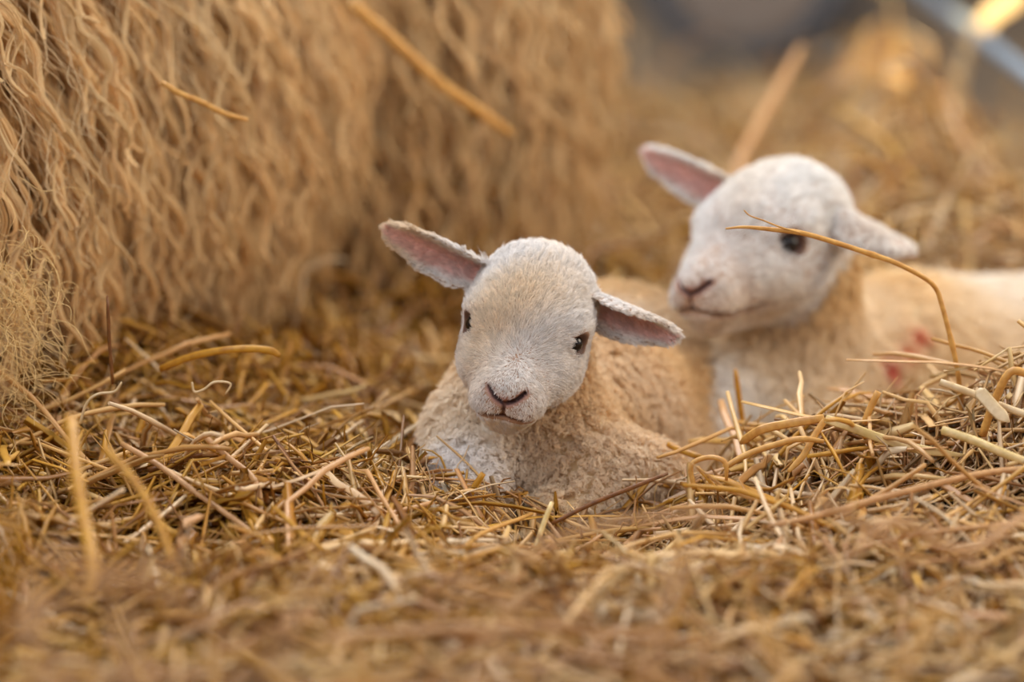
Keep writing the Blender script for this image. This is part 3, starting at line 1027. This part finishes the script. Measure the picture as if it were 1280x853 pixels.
hero('arched bright yellow straw at the foot of the ewe', [(200, 462, 2.46), (240, 446, 2.45), (290, 437, 2.44), (335, 438, 2.44), (350, 446, 2.44)], 0.0024, S_orange, flat=0.5)
hero('blurred broad golden straw bent downward at the lower left', [(88, 520, 2.10), (95, 590, 2.06), (105, 650, 2.03), (116, 705, 2.0), (108, 745, 1.98)], 0.0036, S_orange, flat=0.35)
hero('blurred bright yellow straw leaning right of the broad golden one', [(130, 560, 2.12), (170, 605, 2.10), (196, 650, 2.08), (216, 700, 2.06)], 0.0027, S_orange, flat=0.4)
hero('curled cream straw shred among golden straw under the ewe', [(240, 478, 2.40), (243, 490, 2.40), (255, 487, 2.40), (268, 478, 2.40), (288, 480, 2.40), (282, 493, 2.40)], 0.0008, S_pale)
hero('thin curled pale straw shred left of the zigzag straw', [(100, 530, 2.38), (108, 505, 2.38), (122, 493, 2.38), (143, 490, 2.38), (152, 478, 2.38)], 0.0009, S_pale)
# the mound on the right
hero('long greenish-white straw leaf sloping down across the mound top', [(1032, 524, 2.355), (1060, 533, 2.345), (1100, 548, 2.345), (1150, 562, 2.335), (1206, 570, 2.335)], 0.0030, S_green, flat=0.25, name='straw_leaf', taper=(0.9, 0.3))
hero('bent golden straw leaf arching over the mound top toward the lambs', [(925, 555, 2.375), (950, 538, 2.365), (985, 530, 2.365), (1030, 523, 2.360)], 0.0028, S_gold, flat=0.3, name='straw_leaf', taper=(0.3, 0.9))
hero('golden straw bent down from the fold in the arched leaf', [(1032, 524, 2.360), (1018, 545, 2.355), (1004, 570, 2.350), (985, 590, 2.345)], 0.0021, S_gold, flat=0.4)
hero('stout whitish straw tube lying high on the mound with a dark end', [(1175, 478, 2.355), (1215, 492, 2.350), (1250, 507, 2.345), (1300, 525, 2.335)], 0.0024, S_pale, taper=(1, 1))
hero('broad pale straw leaf pointing down over the white tube', [(1222, 487, 2.335), (1235, 502, 2.330), (1247, 515, 2.325), (1262, 528, 2.320)], 0.0042, S_pale, flat=0.12, name='straw_leaf', taper=(0.4, 0.15))
hero('bright golden bent straw standing at the mound edge', [(1228, 545, 2.345), (1242, 505, 2.340), (1262, 466, 2.335), (1285, 468, 2.335), (1310, 475, 2.335)], 0.0026, S_gold, taper=(1, 1))
hero('pale green-tinged straw tube sticking out of the mound to the right', [(1178, 538, 2.325), (1215, 550, 2.315), (1250, 565, 2.305), (1300, 585, 2.295)], 0.0028, S_green, taper=(1, 1))
hero('long tan straw stretched level across the mound side', [(1300, 585, 2.30), (1230, 592, 2.28), (1160, 608, 2.26), (1090, 626, 2.24), (1020, 646, 2.22), (960, 658, 2.2)], 0.0021, S_tan)
hero('thin straw loop folded in a square at the left end of the mound', [(868, 612, 2.335), (864, 582, 2.335), (886, 572, 2.335), (906, 578, 2.330), (908, 600, 2.330)], 0.0016, S_gold)
hero('thin yellow straw sloping inside the folded loop', [(872, 584, 2.340), (884, 598, 2.335), (896, 612, 2.335)], 0.0012, S_orange)
hero('curved golden straw rising from the folded loop', [(905, 585, 2.355), (935, 568, 2.355), (970, 556, 2.350), (1000, 549, 2.345), (1030, 552, 2.345)], 0.0020, S_gold)
hero('short leaning straw stub on the mound before the red mark', [(1080, 530, 2.385), (1088, 510, 2.385), (1098, 490, 2.385)], 0.0022, S_gold, taper=(1, 1))
hero('orange straw pointing down between the two lambs', [(835, 556, 2.44), (858, 566, 2.43), (882, 573, 2.42)], 0.0021, S_orange)
hero('soft orange straw standing upright before the white foreleg', [(930, 540, 2.53), (924, 500, 2.53), (919, 462, 2.53)], 0.0019, S_orange)
hero('thin dark twig-like straw lying against the front lamb elbow', [(690, 655, 2.315), (740, 630, 2.320), (790, 610, 2.325), (835, 592, 2.335)], 0.0014, S_dark, flat=0.6)
hero('pale leaf sliver lying in the lower right straw', [(918, 716, 2.18), (930, 730, 2.175), (948, 745, 2.17)], 0.0042, S_pale, flat=0.15, name='straw_leaf', taper=(0.3, 0.5))
# near, out of focus
hero('long blurred straw lying level across the bottom centre', [(395, 802, 1.88), (520, 790, 1.89), (660, 785, 1.90), (800, 797, 1.90), (900, 806, 1.90)], 0.0024, S_tan)
hero('blurred near straw crossing the lower right corner', [(1290, 640, 2.02), (1200, 690, 1.98), (1120, 650, 1.96), (1060, 700, 1.93)], 0.0028, S_tan, flat=0.4)
near = [(60, 900, 40, 720, 1.55, S_tan), (210, 900, 150, 760, 1.5, S_tan), (330, 910, 410, 700, 1.6, S_tan), (480, 900, 380, 790, 1.5, S_gold),
        (560, 910, 640, 760, 1.55, S_tan), (800, 900, 860, 690, 1.65, S_tan), (1000, 900, 940, 760, 1.6, S_gold), (1110, 900, 1190, 730, 1.7, S_gold),
        (0, 800, 240, 700, 1.6, S_tan), (60, 690, 330, 830, 1.62, S_tan), (560, 730, 760, 800, 1.7, S_tan), (640, 700, 900, 640, 1.85, S_tan),
        (1010, 620, 1140, 700, 1.9, S_tan), (-20, 880, 300, 850, 1.4, S_tan), (330, 880, 700, 840, 1.45, S_tan), (20, 640, -10, 860, 1.6, S_orange)]
for (x0, y0, x1, y1, d, mm) in near:
    mid = ((x0 + x1) / 2 + random.uniform(-20, 20), (y0 + y1) / 2 + random.uniform(-15, 15))
    ob = hero('one of the strongly blurred straws poking up in front along the bottom', [(x0, y0, d), (*mid, d + 0.01), (x1, y1, d + 0.03)], random.uniform(0.002, 0.0032), mm, flat=0.5)
    ob['group'] = 'blurred straws along the bottom'
# on the ewe and behind
hero('bright yellow straw caught in the middle of the ewe fleece', [(202, 103, 2.53), (225, 117, 2.53), (250, 127, 2.535), (280, 142, 2.54), (310, 150, 2.545)], 0.0019, S_gold, flat=0.5)
hero('long blurred amber straw hanging diagonally in the ewe fleece by its rump', [(440, 5, 2.86), (490, 48, 2.87), (545, 100, 2.89), (600, 140, 2.92), (640, 168, 2.94)], 0.0044, S_gold, flat=0.6)
hero('blurred pale straw leaning up behind the far ear of the turned lamb', [(885, 330, 3.25), (925, 205, 3.3), (960, 135, 3.4), (1002, 58, 3.5)], 0.0050, S_tan, flat=0.6)
hero('blurred pale straw standing upright below the steel rail', [(1180, 205, 3.78), (1197, 115, 3.8), (1207, 75, 3.8), (1218, 28, 3.8)], 0.0052, S_pale, flat=0.6)

hero('bright sunlit straw leaf sticking up over the steel rail', [(1224, 40, 3.98), (1240, 18, 3.98), (1262, 4, 3.98), (1275, -14, 3.98)], 0.010, S_pale, flat=0.12, name='straw_leaf', taper=(0.5, 0.3))
# ------------------------------------------------------------------ things at the back
# grey feed tub
def lathe(name, prof, seg=48):
    verts, faces = [], []
    K = len(prof)
    for j in range(seg):
        a_ = j / seg * 2 * math.pi
        for (rr, zz) in prof: verts.append((rr * math.cos(a_), rr * math.sin(a_), zz))
    for j in range(seg):
        j2 = (j + 1) % seg
        for k in range(K - 1):
            faces.append((j * K + k, j2 * K + k, j2 * K + k + 1, j * K + k + 1))
    me = bpy.data.meshes.new(name); me.from_pydata(verts, [], faces)
    me.polygons.foreach_set('use_smooth', [True] * len(faces)); me.update()
    return me


tc = P(930, -50, 5.30)
tub = thing('feed_tub', 'blurred grey feed tub lying on its side, dark blue base ring, behind the straw', 'tub', tuple(tc))
q = (Vector((0.16, 1, -0.02))).to_track_quat('Z', 'Y')
for nm, pr, mm in (('tub_wall', [(0.0, 0.0), (0.10, 0.0), (0.125, 0.008), (0.133, 0.03), (0.165, 0.34), (0.158, 0.34), (0.126, 0.04), (0.10, 0.02), (0.0, 0.02)], M_tub),
                   ('base_ring', [(0.122, -0.012), (0.136, -0.014), (0.145, -0.004), (0.144, 0.04), (0.134, 0.045), (0.122, -0.012)], M_band),
                   ('rim', [(0.157, 0.32), (0.170, 0.32), (0.176, 0.34), (0.168, 0.352), (0.157, 0.345), (0.157, 0.32)], M_band)):
    ob = link(nm, lathe(nm, pr), mm, tub)
    ob.rotation_euler = q.to_euler()

# steel hurdle along the right side of the pen
hur = thing('metal_hurdle', 'blue-grey galvanised steel hurdle with level rails along the pen', 'hurdle', (0.476, 3.0, -0.09))


def rod(name, a_, b_, rad, parent):
    path = np.linspace(np.array(a_, float), np.array(b_, float), 3)
    me = tube_mesh(name, path - np.array(parent.location), rad, 14, 1.0, (), (0, 0, 1) if abs(b_[2] - a_[2]) < 0.2 else (1, 0, 0))
    me.materials.clear(); me.materials.append(M_steel)
    return link(name, me, None, parent)


for z in (0.166, 0.36, 0.56, 0.76, 0.98):
    rod('rail', (0.476, 3.02, z), (0.476, 6.08, z), 0.0085, hur)
for y_ in (3.0, 6.1):
    rod('post', (0.476, y_, -0.09), (0.476, y_, 1.0), 0.016, hur)
    rod('foot', (0.416, y_, -0.085), (0.536, y_, -0.085), 0.012, hur)
tot = 0
for ob in C.objects:
    if ob.type == 'MESH': tot += sum(len(p_.vertices) - 2 for p_ in ob.data.polygons) if len(ob.data.polygons) < 5000 else len(ob.data.polygons) * 2
print('total tris', tot)
